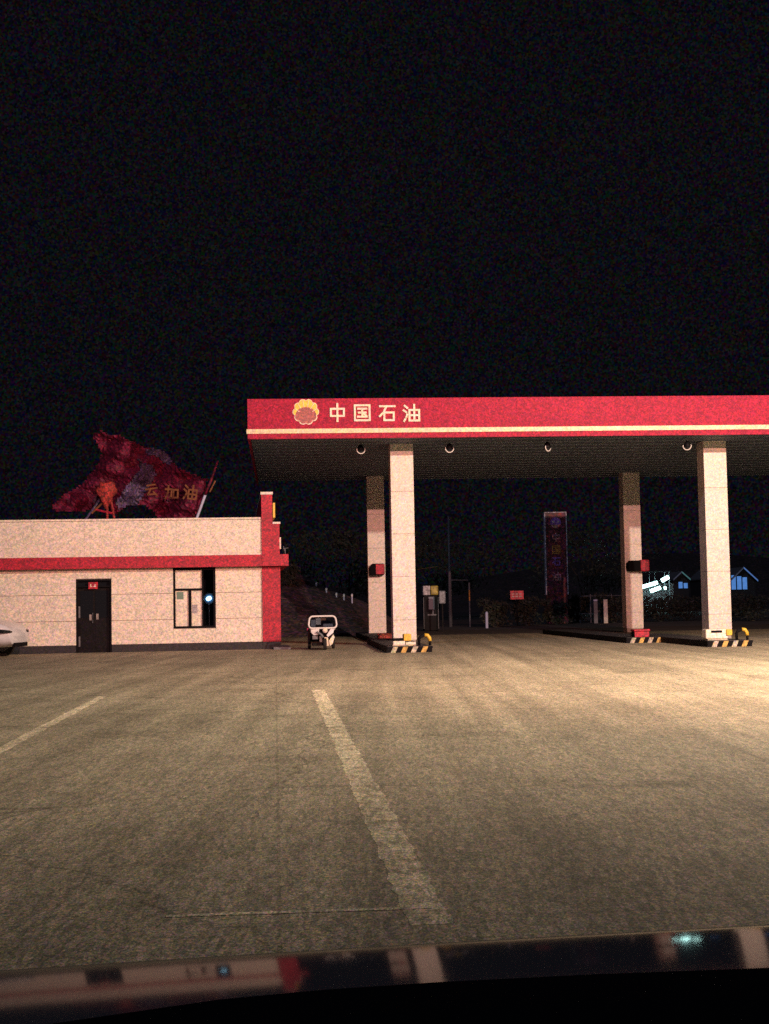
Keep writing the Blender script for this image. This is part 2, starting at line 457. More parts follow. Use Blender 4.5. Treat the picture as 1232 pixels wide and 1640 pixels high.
# hanging lamps under the canopy edge
lamp0 = None
for i, (px, py, rz, lab) in enumerate((
        (578, 720, .2, 'leftmost hanging lamp with a pale rim, left of the front left column top'),
        (720, 718, .1, 'hanging lamp with a pale rim just right of the front left column top'),
        (877, 716, .8, 'hanging lamp with a turned pale rim midway between the front columns'),
        (1101, 714, -.5, 'hanging lamp with a pale rim just left of the front right column top'))):
    p = at(px, py, 43.15 + .03*i)
    if lamp0 is None:
        lamp0 = thing('hanging_lamp', lab, 'lamp', p, rz, 'hanging lamps under the canopy front')
        MB().tube([(0,0,.13),(0,0,6.19-p.z)], .018, 8).build('stem', M['grey'], lamp0)
        MB().tube([(0,0,.15),(0,0,.12),(0,0,.02),(0,0,-.03)], [.03,.07,.105,.11], 14).build('housing', M['dark'], lamp0, smooth=True)
        MB().tube([(0,0,-.032),(0,0,-.07),(0,0,-.10)], [.10,.075,.02], 14).build('lamp_glass', M['glass'], lamp0, smooth=True)
        MB().tube([(math.cos(w)*.125, -.02, math.sin(w)*.125) for w in [math.pi*(.92+1.16*j/16) for j in range(17)]], .016, 6).build('rim', M['white'], lamp0, smooth=True)
    else:
        o = copy_thing(lamp0, lab); o.location = p; o.rotation_euler = (0,0,rz)

# ------------------------------------------------------------------ columns and islands
def column(px, d, wdt, lab):
    base = at(px, 1000, d); base.z = 0
    t = thing('canopy_column', lab, 'column', base, CY, 'columns carrying the canopy')
    h = ZB + .055
    cuts = [.17, .78, 2.1, 3.4, 4.7, h]
    w = wdt/2
    box('core', (-w+.02, .02, .02), (w-.02, 2*w-.02, h-.01), M['cream_core'], t)
    for a, b in zip(cuts[:-1], cuts[1:]):
        box('panel', (-w, 0, a+.003), (w, 2*w, b-.003), M['cream2'], t, bevel=.008)
    return t, w
cols = []
t1, w1 = column(648.5, 43.75, .705, 'front left cream column rising from the striped island nearest the tricycle'); cols.append((t1, w1, 1))
t2, w2 = column(1154, 44.5, .72, 'front right cream column, the brightest, at the right of the photo'); cols.append((t2, w2, 2))
t3, w3 = column(605, 54.8, .66, 'rear left cream column half behind the front left one, dark at its top'); cols.append((t3, w3, 3))
t4, w4 = column(1017.5, 55.3, .66, 'rear right cream column with a red box, in front of the far white lights'); cols.append((t4, w4, 4))
def island(px0, px1, d, depth, lab, block=0, hoop=True, h=.165):
    base = at(px0, 1000, d); base.z = 0
    wd = at(px1, 1000, d).x - base.x
    t = thing('pump_island', lab, 'island', base, CY, 'striped kerb islands at the column feet')
    box('island_top', (.03, .03, 0), (wd-.03, depth, h), M['plinth'], t)
    for s_ in (0, 1):
        box('side_kerb', (s_*(wd-.03), .031, 0), (s_*(wd-.03)+.029, depth, h-.01), M['black'], t)
    n = 9; w = wd/n; sl = .07
    for i in range(n):       # slanted black, pale and yellow kerb blocks along the end
        a = i*w - sl/2
        pts = [(a+.003, 0, 0), (a+w-.003, 0, 0), (a+w-.003+sl, 0, h-.01), (a+.003+sl, 0, h-.01)]
        mt = M['kerb_yellow'] if i % 4 == 3 else (M['kerb_pale'] if i % 2 == 1 else M['black'])
        MB().prism([Vector(p) for p in pts], (0, .028, 0)).build('kerb_block', mt, t)
    if block:
        b0, b1 = (.20, .80)
        if block == 1:
            box('guard_block', (b0, .35, h+.003), (b0+.31, .75, h+.13), M['cream'], t, bevel=.012)
            box('guard_block', (b0+.33, .35, h+.003), (b1, .75, h+.10), M['cream'], t, bevel=.012)
            box('guard_cap', (b0, .37, h+.131), (b0+.27, .73, h+.20), M['black'], t)
            box('yellow_plate', (b0+.28, .345, h+.132), (b1-.12, .72, h+.31), M['yellow'], t, bevel=.015)
            box('base_bar', (b0-.02, .30, h+.001), (b1, .345, h+.035), M['kerb_pale'], t)
        else:
            box('guard_block', (.06, .35, h+.04), (.66, .75, h+.29), M['cream'], t, bevel=.03)
            box('slot', (.20, .335, h+.20), (.50, .349, h+.262), M['black'], t, bevel=.01)
            box('base_bar', (.10, .33, h+.001), (.64, .74, h+.038), M['kerb_pale'], t)
            box('yellow_plate', (.60, .30, h+.12), (.76, .345, h+.29), M['yellow'], t, bevel=.02)
    if hoop:
        x = wd - .14
        MB().tube([(x-.17, .35, h), (x-.17, .35, .34), (x-.13, .35, .40), (x-.02, .35, .44)], .04, 8).build('guard_tube', M['black'], t, smooth=True)
        MB().tube([(x-.02, .35, .44), (x+.06, .35, .43), (x+.11, .35, .36), (x+.12, .35, .28)], .05, 8).build('guard_tube', M['yellow'], t, smooth=True)
        MB().tube([(x+.12, .35, .279), (x+.12, .35, h)], .035, 8).build('guard_tube', M['black'], t, smooth=True)
    return t
i1 = island(619, 692, 37.7, 8.6, 'black and yellow striped island at the foot of the front left column', 1)
i2 = island(1133, 1206, 37.8, 9.0, 'black and yellow striped island at the foot of the front right column', 2)
i3 = island(598, 655, 46.2, 11.0, 'dark striped island under the rear left column', 0, False)
i4 = island(1003, 1067, 42.4, 13.6, 'striped island under the rear right column, its kerb showing at the right', 0, False)

# boxes on the rear columns
def wall_box(t, x0, x1, z0, z1, lab):
    r = thing('hose_box', lab, 'box', t.location, CY, 'red boxes on the rear columns')
    mb = MB().prism([(x0,-.46,z0+.05),(x0+.05,-.46,z0),(x1-.04,-.46,z0),(x1,-.46,z0+.05),(x1,-.46,z1-.05),(x1-.05,-.46,z1),(x0+.1,-.46,z1),(x0,-.46,z1-.1)], (0,.455,0))
    mb.build('box_body', M['dash'], r)
    return r
r = wall_box(t3, -.28, .27, 2.36, 2.80, 'dark red box fixed to the rear left column at head height')  # dark left part of the body stands in for the box's shadow
box('red_cover', (-.06, -.475, 2.40), (.255, -.463, 2.77), M['red2'], r)
box('side_cap', (.262, -.44, 2.40), (.275, -.05, 2.77), M['red2'], r)
r = wall_box(t4, -.30, .24, 2.36, 2.76, 'dark box with a red right end fixed to the rear right column')
box('red_cover', (.16, -.485, 2.34), (.50, -.12, 2.78), M['red2'], r, bevel=.04)
# low red boxes on the ends of the rear islands
def low_box(px0, px1, py1, d, lab, mt):
    b = at((px0+px1)/2, 1000, d); w = (at(px1, 1000, d).x - at(px0, 1000, d).x)
    r = thing('sand_box', lab, 'box', (b.x, d, .165), CY, 'low red boxes on the rear islands')
    h = at(px0, py1, d).z - .165
    box('bin_body', (-w/2, 0, 0), (w/2, .4, h*.7), mt, r, bevel=.015)
    box('bin_lid', (-w/2-.02, -.03, h*.71), (w/2+.02, .43, h), mt, r, bevel=.02)
    box('end_panel', (-w/2-.012, .02, .01), (-w/2-.001, .38, h*.68), M['black'], r)
low_box(606, 632, 1015, 46.4, 'low red box on the end of the rear left island', mat('orange_box', (.40,.05,.03), .6, grain=.5, gscale=14, tint=.4))
low_box(1016, 1040, 1008, 42.7, 'low red box on the end of the rear right island', M['red2'])

# ================================================================== STATION BUILDING
BY = R_(6.0)
bo = at(421, 1000, 42.85); bo.z = 0
B = thing('station_building', 'low flat roofed cream building with red band and red corner pillar', 'building', bo, BY)
def bu(px, d=42.4):      # facade coordinate under a picture column
    v = at(px, 1000, d) - bo
    # intersect the sight line with the facade plane
    a = at(px, 1000, 1.0); dirx = (a.x) / 1.0
    # point (dirx*t, t) with (p-bo).n = 0
    nx, ny = -math.sin(BY), math.cos(BY)
    t = (bo.x*nx + bo.y*ny) / (dirx*nx + ny)
    return (dirx*t - bo.x)*math.cos(BY) + (t - bo.y)*math.sin(BY)
U0 = -14.0
d0, d1 = bu(122), bu(179)
w0_, w1_ = bu(278), bu(346)
Z = dict(pl=.22, j1=.93, j2=1.70, bb=2.46, bt=2.80, top=3.93)
Zw0, Zw1 = .66, 2.50
Zd = 2.16
# wall core, pieced round the openings
def core(a, b, name='wall_core'): return box(name, a, b, M['cream_core'], B)
core((U0, .03, 0), (d0, .22, Z['top']-.02))
core((d1, .03, 0), (w0_, .22, Z['top']-.02))
core((w1_, .03, 0), (.02, .22, Z['top']-.02))
core((d0, .03, Zd), (d1, .22, Z['top']-.02))
core((w0_, .03, 0), (w1_, .22, Zw0))
core((w0_, .03, Zw1), (w1_, .22, Z['top']-.02))
def panel(a, b, za, zb):
    box('wall_panel', (a+.002, 0, za+.009), (b-.002, .029, zb-.009), M['cream'], B)
segs = [U0, -11.9, -9.8, -7.7, d0]
rows = [(Z['pl'], Z['j1']), (Z['j1'], Z['j2']), (Z['j2'], Z['bb'])]
for a, b in list(zip(segs[:-1], segs[1:])) + [(d1, w0_), (w1_, 0)]:
    for za, zb in rows: panel(a, b, za, zb)
panel(d0, d1, Zd+.01, Z['bb'])
panel(w0_, w1_, Z['pl'], Zw0-.01)
up = [U0, -11.3, -8.2, -5.2, bu(284), 0]
for a, b in zip(up[:-1], up[1:]): panel(a, b, Z['bt']+.005, Z['top']-.06)
box('coping', (U0, -.02, Z['top']-.055), (-.01, .25, Z['top']), M['cream'], B)
for a, b in ((U0, d0-.005), (d1+.005, w0_), (w0_+.002, w1_), (w1_+.002, 0)):
    box('plinth', (a, -.02, 0), (b, .028, Z['pl']), M['plinth'], B)
box('red_band', (U0, -.34, Z['bb']), (-.004, .028, Z['bt']), M['red2'], B)
# side, back walls and roof
core((U0, .22, 0), (U0+.2, 9.8, 3.6)); core((U0, 9.8, 0), (.5, 10, 3.6)); core((-.15, .25, 0), (.0, 9.79, 3.6))
box('roof', (U0+.2, .225, 3.42), (-.16, 9.79, 3.55), M['plinth'], B)
# corner pillar with stepped head; the band runs through it as a canopy
uA, uB = bu(438.5)+.0, bu(450)
pil = box('corner_pillar', (0, -.07, .22), (uB, 9.9, Z['bb']), M['red2'], B)
box('pillar_foot', (0, -.04, 0), (uB, 9.9, .218), M['plinth'], B)
box('pillar_band', (0, -.36, Z['bb']+.002), (bu(463), 9.9, Z['bt']+.002), M['red2'], B)
box('pillar_head', (0, -.07, Z['bt']+.004), (uA, 9.9, 4.60), M['red2'], B)
box('pillar_step', (uA+.001, -.07, Z['bt']+.004), (bu(449.5), 9.9, 3.72), M['red2'], B)
box('pillar_cap', (-.02, -.10, 4.602), (uA+.02, 9.95, 4.68), M['cream2'], B)
box('step_cap', (uA+.005, -.10, 3.722), (bu(449.5)+.03, 9.95, 3.78), M['cream2'], B)
box('side_sign', (uA+.022, .05, 3.92), (uA+.085, 1.5, 4.36), M['logo_y'], B)
box('side_letter', (bu(449.5)+.005, .05, 2.98), (bu(449.5)+.045, .7, 3.32), M['letter'], B)
# door
fr = MB(); 
fr.box((d0, .0, 0), (d0+.05, .2, Zd)); fr.box((d1-.05, .0, 0), (d1, .2, Zd)); fr.box((d0+.05, .0, Zd-.06), (d1-.05, .2, Zd)); fr.box((d0+.05, .01, 1.92), (d1-.05, .19, 1.96))
dr = box('door', (d0+.051, .14, .0), (d1-.051, .18, 1.918), M['dark'], B)
MB_ = fr.build('door_frame', M['black'], dr)
dm = (d0+d1)/2
box('transom', (d0+.051, .12, 1.962), (d1-.051, .16, Zd-.061), M['glass'], B)
for a, b in ((d0+.10, dm-.03), (dm+.03, d1-.10)):
    box('leaf_panel', (a, .125, 1.02), (b, .139, 1.82), M['glass'], dr)
    box('leaf_panel', (a, .125, .12), (b, .139, .86), M['dark'], dr)
M['dimlabel'] = mat('dull_label', (.30,.28,.26), .5, grain=.4, gscale=30)
box('door_label', (dm-.14, .118, .95), (dm-.07, .124, 1.12), M['dimlabel'], dr)
box('door_label', (dm+.06, .118, .97), (dm+.125, .124, 1.14), M['dimlabel'], dr)
MB().tube([(dm-.04, .11, .86), (dm-.04, .08, .88), (dm-.04, .08, 1.14), (dm-.04, .11, 1.16)], .012, 6).build('handle', M['grey'], dr)
box('edge_strip', (d0+.062, .105, 1.02), (d0+.11, .123, 1.36), M['grey'], dr)
box('edge_strip', (d0+.062, .105, .18), (d0+.11, .123, .48), M['grey'], dr)
sg = box('door_sign', (dm-.15, -.012, 1.87), (dm+.12, -.002, 2.07), M['red2'], B)
mb = MB(); mb.box((dm-.10,-.017,1.93),(dm-.04,-.0125,1.95)); mb.box((dm-.10,-.017,1.96),(dm-.07,-.0125,2.01)); mb.box((dm+.0,-.017,1.93),(dm+.07,-.0125,1.955)); mb.box((dm+.02,-.017,1.97),(dm+.07,-.0125,2.0))
mb.build('sign_mark', M['letter'], sg, kind='stuff')
# window: dark frame, two thirds blinds, dark pane at the right with a lamp behind
um = w0_ + (w1_-w0_)*.68; ul = w0_ + (w1_-w0_)*.36
zt = 1.78
win = MB()
f = .065
win.box((w0_, .02, Zw0), (w0_+f, .12, Zw1-.045)); win.box((w1_-f, .02, Zw0), (w1_, .12, Zw1-.045))
win.box((w0_+f, .02, Zw0), (w1_-f, .12, Zw0+f)); win.box((w0_+f, .02, Zw1-.12), (w1_-f, .12, Zw1-.045))
win.box((um, .02, Zw0+f), (um+.04, .12, Zw1-.12)); win.box((w0_+f, .025, zt), (um, .115, zt+.06)); win.box((ul, .022, Zw0+f), (ul+.085, .118, zt))
wo = win.build('window', M['black'], B)
def blind(a, b, za, zb): 
    p = box('blind', (a, .085, za), (b, .09, zb), M['cream'], wo)
blind(w0_+f, um, zt+.06, Zw1-.12); blind(w0_+f, ul, Zw0+f, zt); blind(ul+.085, um, Zw0+f, zt)
box('sticker', (w0_+.10, .079, 1.52), (w0_+.30, .083, 1.74), mat('green_sticker', (.16,.26,.20), .6), wo)
box('sticker', (um-.30, .079, 1.10), (um-.14, .083, 1.36), mat('grey_sticker', (.38,.36,.38), .6, grain=.4, gscale=25), wo)
g_ = MB().box((um+.04, .055, Zw0+f), (w1_-f, .062, Zw1-.12)).build('pane', None or M['glass'], wo)
gm = bpy.data.materials.new('window_glass'); gm.use_nodes = True
nn_ = gm.node_tree.nodes; nn_.clear()
o_ = nn_.new('ShaderNodeOutputMaterial'); mx = nn_.new('ShaderNodeMixShader'); tr = nn_.new('ShaderNodeBsdfTransparent'); gl = nn_.new('ShaderNodeBsdfGlossy')
gl.inputs['Roughness'].default_value = .03; mx.inputs[0].default_value = .06
tr.inputs['Color'].default_value = (.75,.8,.85,1)
gm.node_tree.links.new(tr.outputs[0], mx.inputs[1]); gm.node_tree.links.new(gl.outputs[0], mx.inputs[2]); gm.node_tree.links.new(mx.outputs[0], o_.inputs['Surface'])
g_.data.materials[0] = gm
box('room_back', (w0_-.3, 1.6, .3), (w1_+.5, 1.65, 2.9), M['dark'], B)
box('room_side', (w1_+.45, .23, .3), (w1_+.5, 1.59, 2.9), M['dark'], B)
pl = at(334.5, 958.5, 43.0)
lm = thing('desk_lamp', 'small blue white lamp shining behind the right pane of the window', 'lamp', (pl.x, pl.y, pl.z))
bmm = MB().tube([(-.07,0,-.03),(-.03,0,-.013),(.03,0,.013),(.07,0,.03)], [.03,.06,.06,.04], 12).build('lamp_bulb', M['led'], lm, smooth=True)
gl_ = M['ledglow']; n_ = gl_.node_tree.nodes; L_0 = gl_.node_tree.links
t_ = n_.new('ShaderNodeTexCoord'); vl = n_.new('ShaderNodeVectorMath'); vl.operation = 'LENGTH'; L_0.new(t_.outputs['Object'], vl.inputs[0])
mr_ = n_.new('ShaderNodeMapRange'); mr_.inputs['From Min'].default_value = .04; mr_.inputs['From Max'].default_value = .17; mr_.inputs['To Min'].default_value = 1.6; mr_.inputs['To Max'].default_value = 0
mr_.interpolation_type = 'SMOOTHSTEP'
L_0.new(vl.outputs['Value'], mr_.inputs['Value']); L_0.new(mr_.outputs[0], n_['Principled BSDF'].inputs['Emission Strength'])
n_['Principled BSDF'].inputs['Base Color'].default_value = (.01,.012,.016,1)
MB().tube([(0,.06,-.0),(0,.062,.0)], [.17,.17], 24).build('lamp_halo', M['ledglow'], lm)  # disc with a fading painted glow, the soft halo round the lamp
MB().tube([(0,.05,-.05),(0,.07,-.95)], .010, 6).build('lamp_stem', M['grey'], lm)
# little fitting on the band and the doorstep at the corner
p = at(457, 889, 44.0)
wl = thing('eave_bracket', 'small grey bracket standing on the red band end at the building corner', 'bracket', p)
MB().tube([(0,0,-.12),(0,0,.20)], .012, 6).build('post', M['grey'], wl)
MB().tube([(-.06,0,.20),(.10,0,.22)], .012, 6).build('arm', M['grey'], wl)
MB().tube([(-.02,0,.12),(-.05,0,.28)], .010, 6).build('arm', M['grey'], wl)
p = at(455, 1040, 42.6)
ds = thing('doorstep', 'low grey concrete step at the foot of the red corner pillar', 'step', (p.x, 42.3, 0), BY)
box('step_slab', (-.28, 0, 0), (.22, 2.4, .07), M['grey'], ds)

# ------------------------------------------------------------------ crumpled sign lying on the roof
RS_D = 46.5
outline = [(82,816),(88,805),(100,793),(118,785),(135,773),(146,758),(160,742),(163,725),(152,703),(152,692),(165,691),(178,698),(192,697),
 (205,705),(222,711),(240,719),(255,722),(268,729),(277,742),(292,752),(310,760),(331,768),(327,790),(321,812),(316,836),(255,836),(247,820),(236,811),(218,806),(202,808),(192,816),(186,826),
 (176,818),(160,806),(148,814),(128,819),(104,820)]
def crumple(px, py):
    return RS_D + .35*math.sin(px*.055) + .22*math.sin(px*.11 + py*.09) + .12*math.sin(py*.21 - px*.05)
def inside(poly, x, y):
    c = False; j = len(poly)-1
    for i in range(len(poly)):
        xi, yi = poly[i]; xj, yj = poly[j]
        if (yi > y) != (yj > y) and x < (xj-xi)*(y-yi)/(yj-yi)+xi: c = not c
        j = i
    return c
RS = thing('crumpled_sign', 'large crumpled dark red sheet sign with gold characters collapsed behind the parapet', 'sign')
base_p = at(210, 828, RS_D); RS.location = (base_p.x, RS_D, 3.55)
rsl = Vector(RS.location)
def grid_sheet(poly, step, name, mt, off=0, thick=.02):
    xs = [p[0] for p in poly]; ys = [p[1] for p in poly]
    mb = MB(); idx = {}
    def V(i, j):
        if (i, j) not in idx:
            px, py = i*step, j*step
            h = math.sin(i*12.9898+j*78.233)*43758.5453; h -= math.floor(h)
            h2 = math.sin(i*39.3+j*11.1)*1371.7; h2 -= math.floor(h2)
            p = at(px + (h-.5)*step*.35, py + (h2-.5)*step*.35, crumple(px, py) + off + (h-.5)*.10) - rsl
            idx[(i, j)] = len(mb.v); mb.v.append(tuple(p))
        return idx[(i, j)]
    for i in range(int(min(xs)//step), int(max(xs)//step)+2):
        for j in range(int(min(ys)//step), int(max(ys)//step)+2):
            if inside(poly, (i+.5)*step, (j+.5)*step):
                mb.f.append((V(i,j), V(i,j+1), V(i+1,j+1), V(i+1,j)))
    o = mb.build(name, mt, RS)
    so = o.modifiers.new('thick', 'SOLIDIFY'); so.thickness = thick
    return o
grid_sheet(outline, 3.5, 'red_sheet', M['paint_red_small'])
grid_sheet([(186,800),(196,790),(206,775),(214,765),(225,752),(236,748),(246,752),(247,765),(240,780),(232,790),(226,800),(222,808),(205,809),(195,814),(188,815)], 3.2, 'torn_lining', M['pale_blue'], -.12)
grid_sheet([(234,722),(243,718),(258,721),(268,728),(276,740),(270,746),(258,736),(246,729),(236,728)], 3, 'torn_lining', M['pale_blue'], -.10)
grid_sheet([(222,735),(232,742),(245,746),(250,760),(236,770),(226,756)], 3.4, 'torn_lining', M['pale_blue'], -.08)
for key, px, py, sz, tl in (('yun', 234, 797, .42, -.10), ('jia', 264, 800, .46, .05), ('you', 293, 799, .46, .14)):
    o = at(px, py, crumple(px+10, py-8) - .62) - rsl
    ux = Vector((math.cos(tl)*.95, -.12, -math.sin(tl))).normalized(); uz = Vector((math.sin(tl), .0, math.cos(tl)))
    glyph(key, o, ux, uz, Vector((0,-1,0)), sz, .6, .03).build('sign_letter', M['gold'], RS)
# bent pole at its right end
pole = thing('leaning_pole', 'leaning pole at the right end of the crumpled sign, red above and pale blue below', 'pole', at(316, 829, 46.0))
q0 = Vector(pole.location)
MB().tube([at(310,850,46.0)-q0, at(316,828,46.0)-q0, at(324,806,46.0)-q0, at(331,787,46.0)-q0], .045, 8).build('pole_foot', M['bluewhite'], pole, smooth=True)
MB().tube([at(329,792,45.95)-q0, at(336,775,45.9)-q0, at(343,756,45.9)-q0, at(349,738,45.9)-q0], [.05,.045,.04,.03], 8).build('pole_top', M['paint_red_small'], pole, smooth=True)
MB().tube([at(336,788,45.8)-q0, at(345,770,45.8)-q0], .025, 6).build('splinter', M['gold'], pole)
# orange bundle on splayed legs
bd = thing('roof_bundle', 'orange red bundle on splayed legs at the parapet, left of the gold characters', 'bundle', at(171, 830, 45.4))
q0 = Vector(bd.location)
mb = MB(); bm = bmesh.new(); bmesh.ops.create_icosphere(bm, subdivisions=3, radius=1)
for v_ in bm.verts:
    c_ = v_.co; k_ = 1 + .12*math.sin(c_.x*7+c_.z*5) + .08*math.sin(c_.z*11)
    top = 1.0 if c_.z > 0 else .72
    v_.co = Vector((c_.x*.33*top*k_, c_.y*.24*k_, c_.z*.42*k_))
me = bpy.data.meshes.new('bundle_cloth'); bm.to_mesh(me); bm.free(); me.materials.append(M['orange'])
for p_ in me.polygons: p_.use_smooth = True
o = bpy.data.objects.new('bundle_cloth', me); COL.objects.link(o); o.parent = bd; o.location = at(170, 791, 45.4)-q0
for (a, b, mt) in (((160,800),(136,834),'pale_blue'), ((172,800),(172,834),'orange'), ((178,800),(184,834),'orange'), ((152,816),(180,822),'red2'), ((147,822),(168,802),'gold')):
    MB().tube([at(*a, 45.4)-q0, at(*b, 45.4)-q0], .035, 6).build('leg', M[mt], bd)

# ================================================================== VEHICLES
def wheel(parent, loc, r, w, axis='x'):
    l = Vector(loc); d = Vector((1,0,0)) if axis == 'x' else Vector((0,1,0))
    wv = d*w/2
    ty = MB().tube([l-wv, l-wv*.8, l+wv*.8, l+wv], [r*.9, r, r, r*.9], 20).build('wheel', M['tyre'], parent, smooth=False)
    MB().tube([l-wv*1.04, l+wv*1.04], r*.6, 16).build('rim', M['grey'], ty)
    return ty
# white car nose at the left edge
cx = at(38, 1030, 39.6)
C = thing('parked_car', 'white car parked against the building at the left edge, only its nose showing', 'car', (cx.x - .04, 39.6, 0), R_(-8))
C.scale = (1, 1, 1.12)
prof_top = [(0,.52),(-.04,.66),(-.14,.79),(-.40,.88),(-.95,.97),(-1.25,1.02),(-1.9,1.42),(-2.5,1.50),(-3.4,1.46),(-4.05,1.10),(-4.45,1.02),(-4.5,.6)]
def car_half(x): 
    return .62 + .25*min(1, (-x)/.55) if x > -.55 else (.87 if x > -3.9 else .80)
mb = MB(); rings = []
for x, z in prof_top:
    hw = car_half(x); zb = .26 if x > -.2 or x < -4.3 else .22
    top_in = .82 if z < 1.15 else .66
    pts = [(x,-hw*.96,zb),(x,-hw,min(z,.55)),(x,-hw*.97,min(z,.86) if z>.6 else z-.02),(x,-hw*top_in,z-.03),(x,0,z),(x,hw*top_in,z-.03),(x,hw*.97,min(z,.86) if z>.6 else z-.02),(x,hw,min(z,.55)),(x,hw*.96,zb)]
    rings.append(pts)
for p in rings: mb.v += p
n = 9
for k in range(len(rings)-1):
    for q in range(n-1): mb.f.append((k*n+q, k*n+q+1, (k+1)*n+q+1, (k+1)*n+q))
    mb.f.append((k*n+n-1, k*n, (k+1)*n, (k+1)*n+n-1))
mb.f.append(tuple(range(n))); mb.f.append(tuple((len(rings)-1)*n+q for q in range(n-1,-1,-1)))
for v_i in range(len(mb.v)):
    x, y, z = mb.v[v_i]; mb.v[v_i] = (x - .10*abs(y/.87)**2*(1 if x > -.3 else 0), y, z)
body = mb.build('body', M['carwhite'], C, smooth=True)
sd = body.modifiers.new('s', 'SUBSURF'); sd.levels = 2; sd.render_levels = 2
for s_ in (-1, 1):
    P_ = [(-.62,.885,.60,.66),(-.40,.865,.60,.70),(-.20,.80,.60,.68),(-.07,.66,.60,.66),(-.05,.56,.61,.64)]
    mb = MB()
    for (x_, y_, za_, zb_) in P_: mb.v += [(x_, s_*y_, za_), (x_, s_*y_, zb_), (x_-.04, s_*(y_-.06), zb_+.01), (x_-.04, s_*(y_-.06), za_-.01)]
    for k in range(4):
        for q in range(4): mb.f.append((k*4+q, k*4+(q+1)%4, (k+1)*4+(q+1)%4, (k+1)*4+q))
    mb.f += [(0,1,2,3), (16,17,18,19)]
    mb.build('headlight', M['glass'], C)
MB().box((-.10,-.45,.26),(-.02,.45,.36)).build('grille', M['black'], C, bevel=.01)
wheel(C, (-.85,-.80,.31), .31, .2, 'y'); wheel(C, (-.85,.80,.31), .31, .2, 'y'); wheel(C, (-3.5,-.80,.31), .31, .2, 'y'); wheel(C, (-3.5,.80,.31), .31, .2, 'y')
MB().box((-1.22,-.885,.98),(-1.02,-1.0,1.10)).build('mirror', M['carwhite'], C, bevel=.03)

# small three wheeler between building and columns
tx = at(517.5, 1040, 41.2)
T = thing('electric_tricycle', 'small electric tricycle with white framed windscreen parked between building and columns', 'tricycle', (tx.x, 41.2, 0), R_(6))
# windscreen frame (rounded rectangle of tube)
def rrect(cx_, cz, w, h, r, y, slant=.0):
    P = []
    for (sx, sz, a0) in ((1,1,0),(-1,1,90),(-1,-1,180),(1,-1,270)):
        for k in range(5):
            a = R_(a0 + 22.5*k)
            X = cx_ + sx*(w/2-r) + r*math.cos(a); Zz = cz + sz*(h/2-r) + r*math.sin(a)
            P.append((X*(1 - .10*(Zz-cz)/h), y + slant*(Zz-cz), Zz))
    P.append(P[0]); return P
MB().tube(rrect(0, .79, .78, .34, .10, 0, .25), .026, 8, cap=False).build('windscreen_frame', M['white'], T, smooth=True)
pan = MB().prism(rrect(0, .79, .74, .30, .09, .005, .25)[:-1], (0,.006,0)).build('windscreen', gm, T)
MB().tube([(-.36,.05,.58),(-.15,.12,.60),(0,.14,.62),(.15,.12,.60),(.36,.05,.58)], .018, 8).build('handlebar', M['white'], T)
for s_ in (-1, 1):
    MB().tube([(s_*.36,.05,.58),(s_*.42,.07,.57)], .026, 8).build('grip', M['black'], T)
    MB().tube([(s_*.30,.08,.60),(s_*.36,.04,.70)], .010, 6).build('mirror_stalk', M['grey'], T)
MB().prism([(-.34,-.02,.60),(-.10,-.06,.62),(-.12,-.10,.44),(-.26,-.06,.42),(-.34,-.02,.50)], (0,.03,0)).build('leg_shield', M['white'], T, bevel=.01)
MB().prism([(.22,-.06,.59),(.33,-.02,.60),(.30,-.04,.48),(.14,-.10,.36),(.10,-.08,.42)], (0,.03,0)).build('leg_shield', M['carwhite'], T, bevel=.01)
MB().prism([(.30,-.02,.44),(.34,-.02,.36),(.27,-.05,.16),(.19,-.06,.10),(.17,-.08,.26)], (0,.03,0)).build('side_cover', M['cream'], T, bevel=.01)
MB().tube([(.06,-.16,.555),(.06,-.13,.555),(.06,-.06,.555)], [.07,.075,.04], 14).build('headlight', M['letter'], T, smooth=True)
MB().tube([(-.18,-.12,.52),(-.05,-.14,.44),(.0,-.14,.36)], .03, 8).build('fork', M['grey'], T)
MB().tube([(.10,-.14,.36),(.10,-.20,.20)], .02, 8).build('fork', M['grey'], T)
MB().prism([(.02,-.30,.36),(.13,-.30,.36),(.15,-.28,.12),(.06,-.28,.10)], (0,.06,0)).build('mudguard', M['letter'], T, bevel=.01)
wheel(T, (.05,-.18,.19), .19, .08, 'x')
wheel(T, (-.34,.95,.19), .19, .08, 'x'); wheel(T, (.36,.95,.19), .19, .08, 'x')
MB().box((-.36,.42,.22),(.36,1.25,.60)).build('cargo_box', M['dark'], T, bevel=.02)
MB().box((-.16,.16,.28),(.16,.42,.64)).build('saddle', M['black'], T, bevel=.04)
MB().box((-.30,-.02,.12),(.30,.42,.20)).build('floor', M['dark'], T, bevel=.01)
MB().box((-.335,.05,.66),(-.20,.055,.86)).build('windscreen_sheet', M['grey'], T)
MB().box((-.19,.05,.72),(-.05,.055,.90)).build('windscreen_sheet', M['dimlabel'], T)
MB().box((.02,.05,.66),(.30,.055,.74)).build('windscreen_sheet', M['grey'], T)
MB().box((-.30,-.01,.30),(-.14,.02,.42)).build('side_cover', M['grey'], T, bevel=.02)
MB().box((-.10,-.05,.22),(-.02,-.02,.40)).build('side_cover', M['dimlabel'], T, bevel=.02)
MB().box((-.05,.052,.84),(.10,.057,.91)).build('windscreen_sticker', M['gold'], T)
MB().box((-.44,.10,.56),(-.40,.14,.62)).build('tail_light', M['tail'], T)

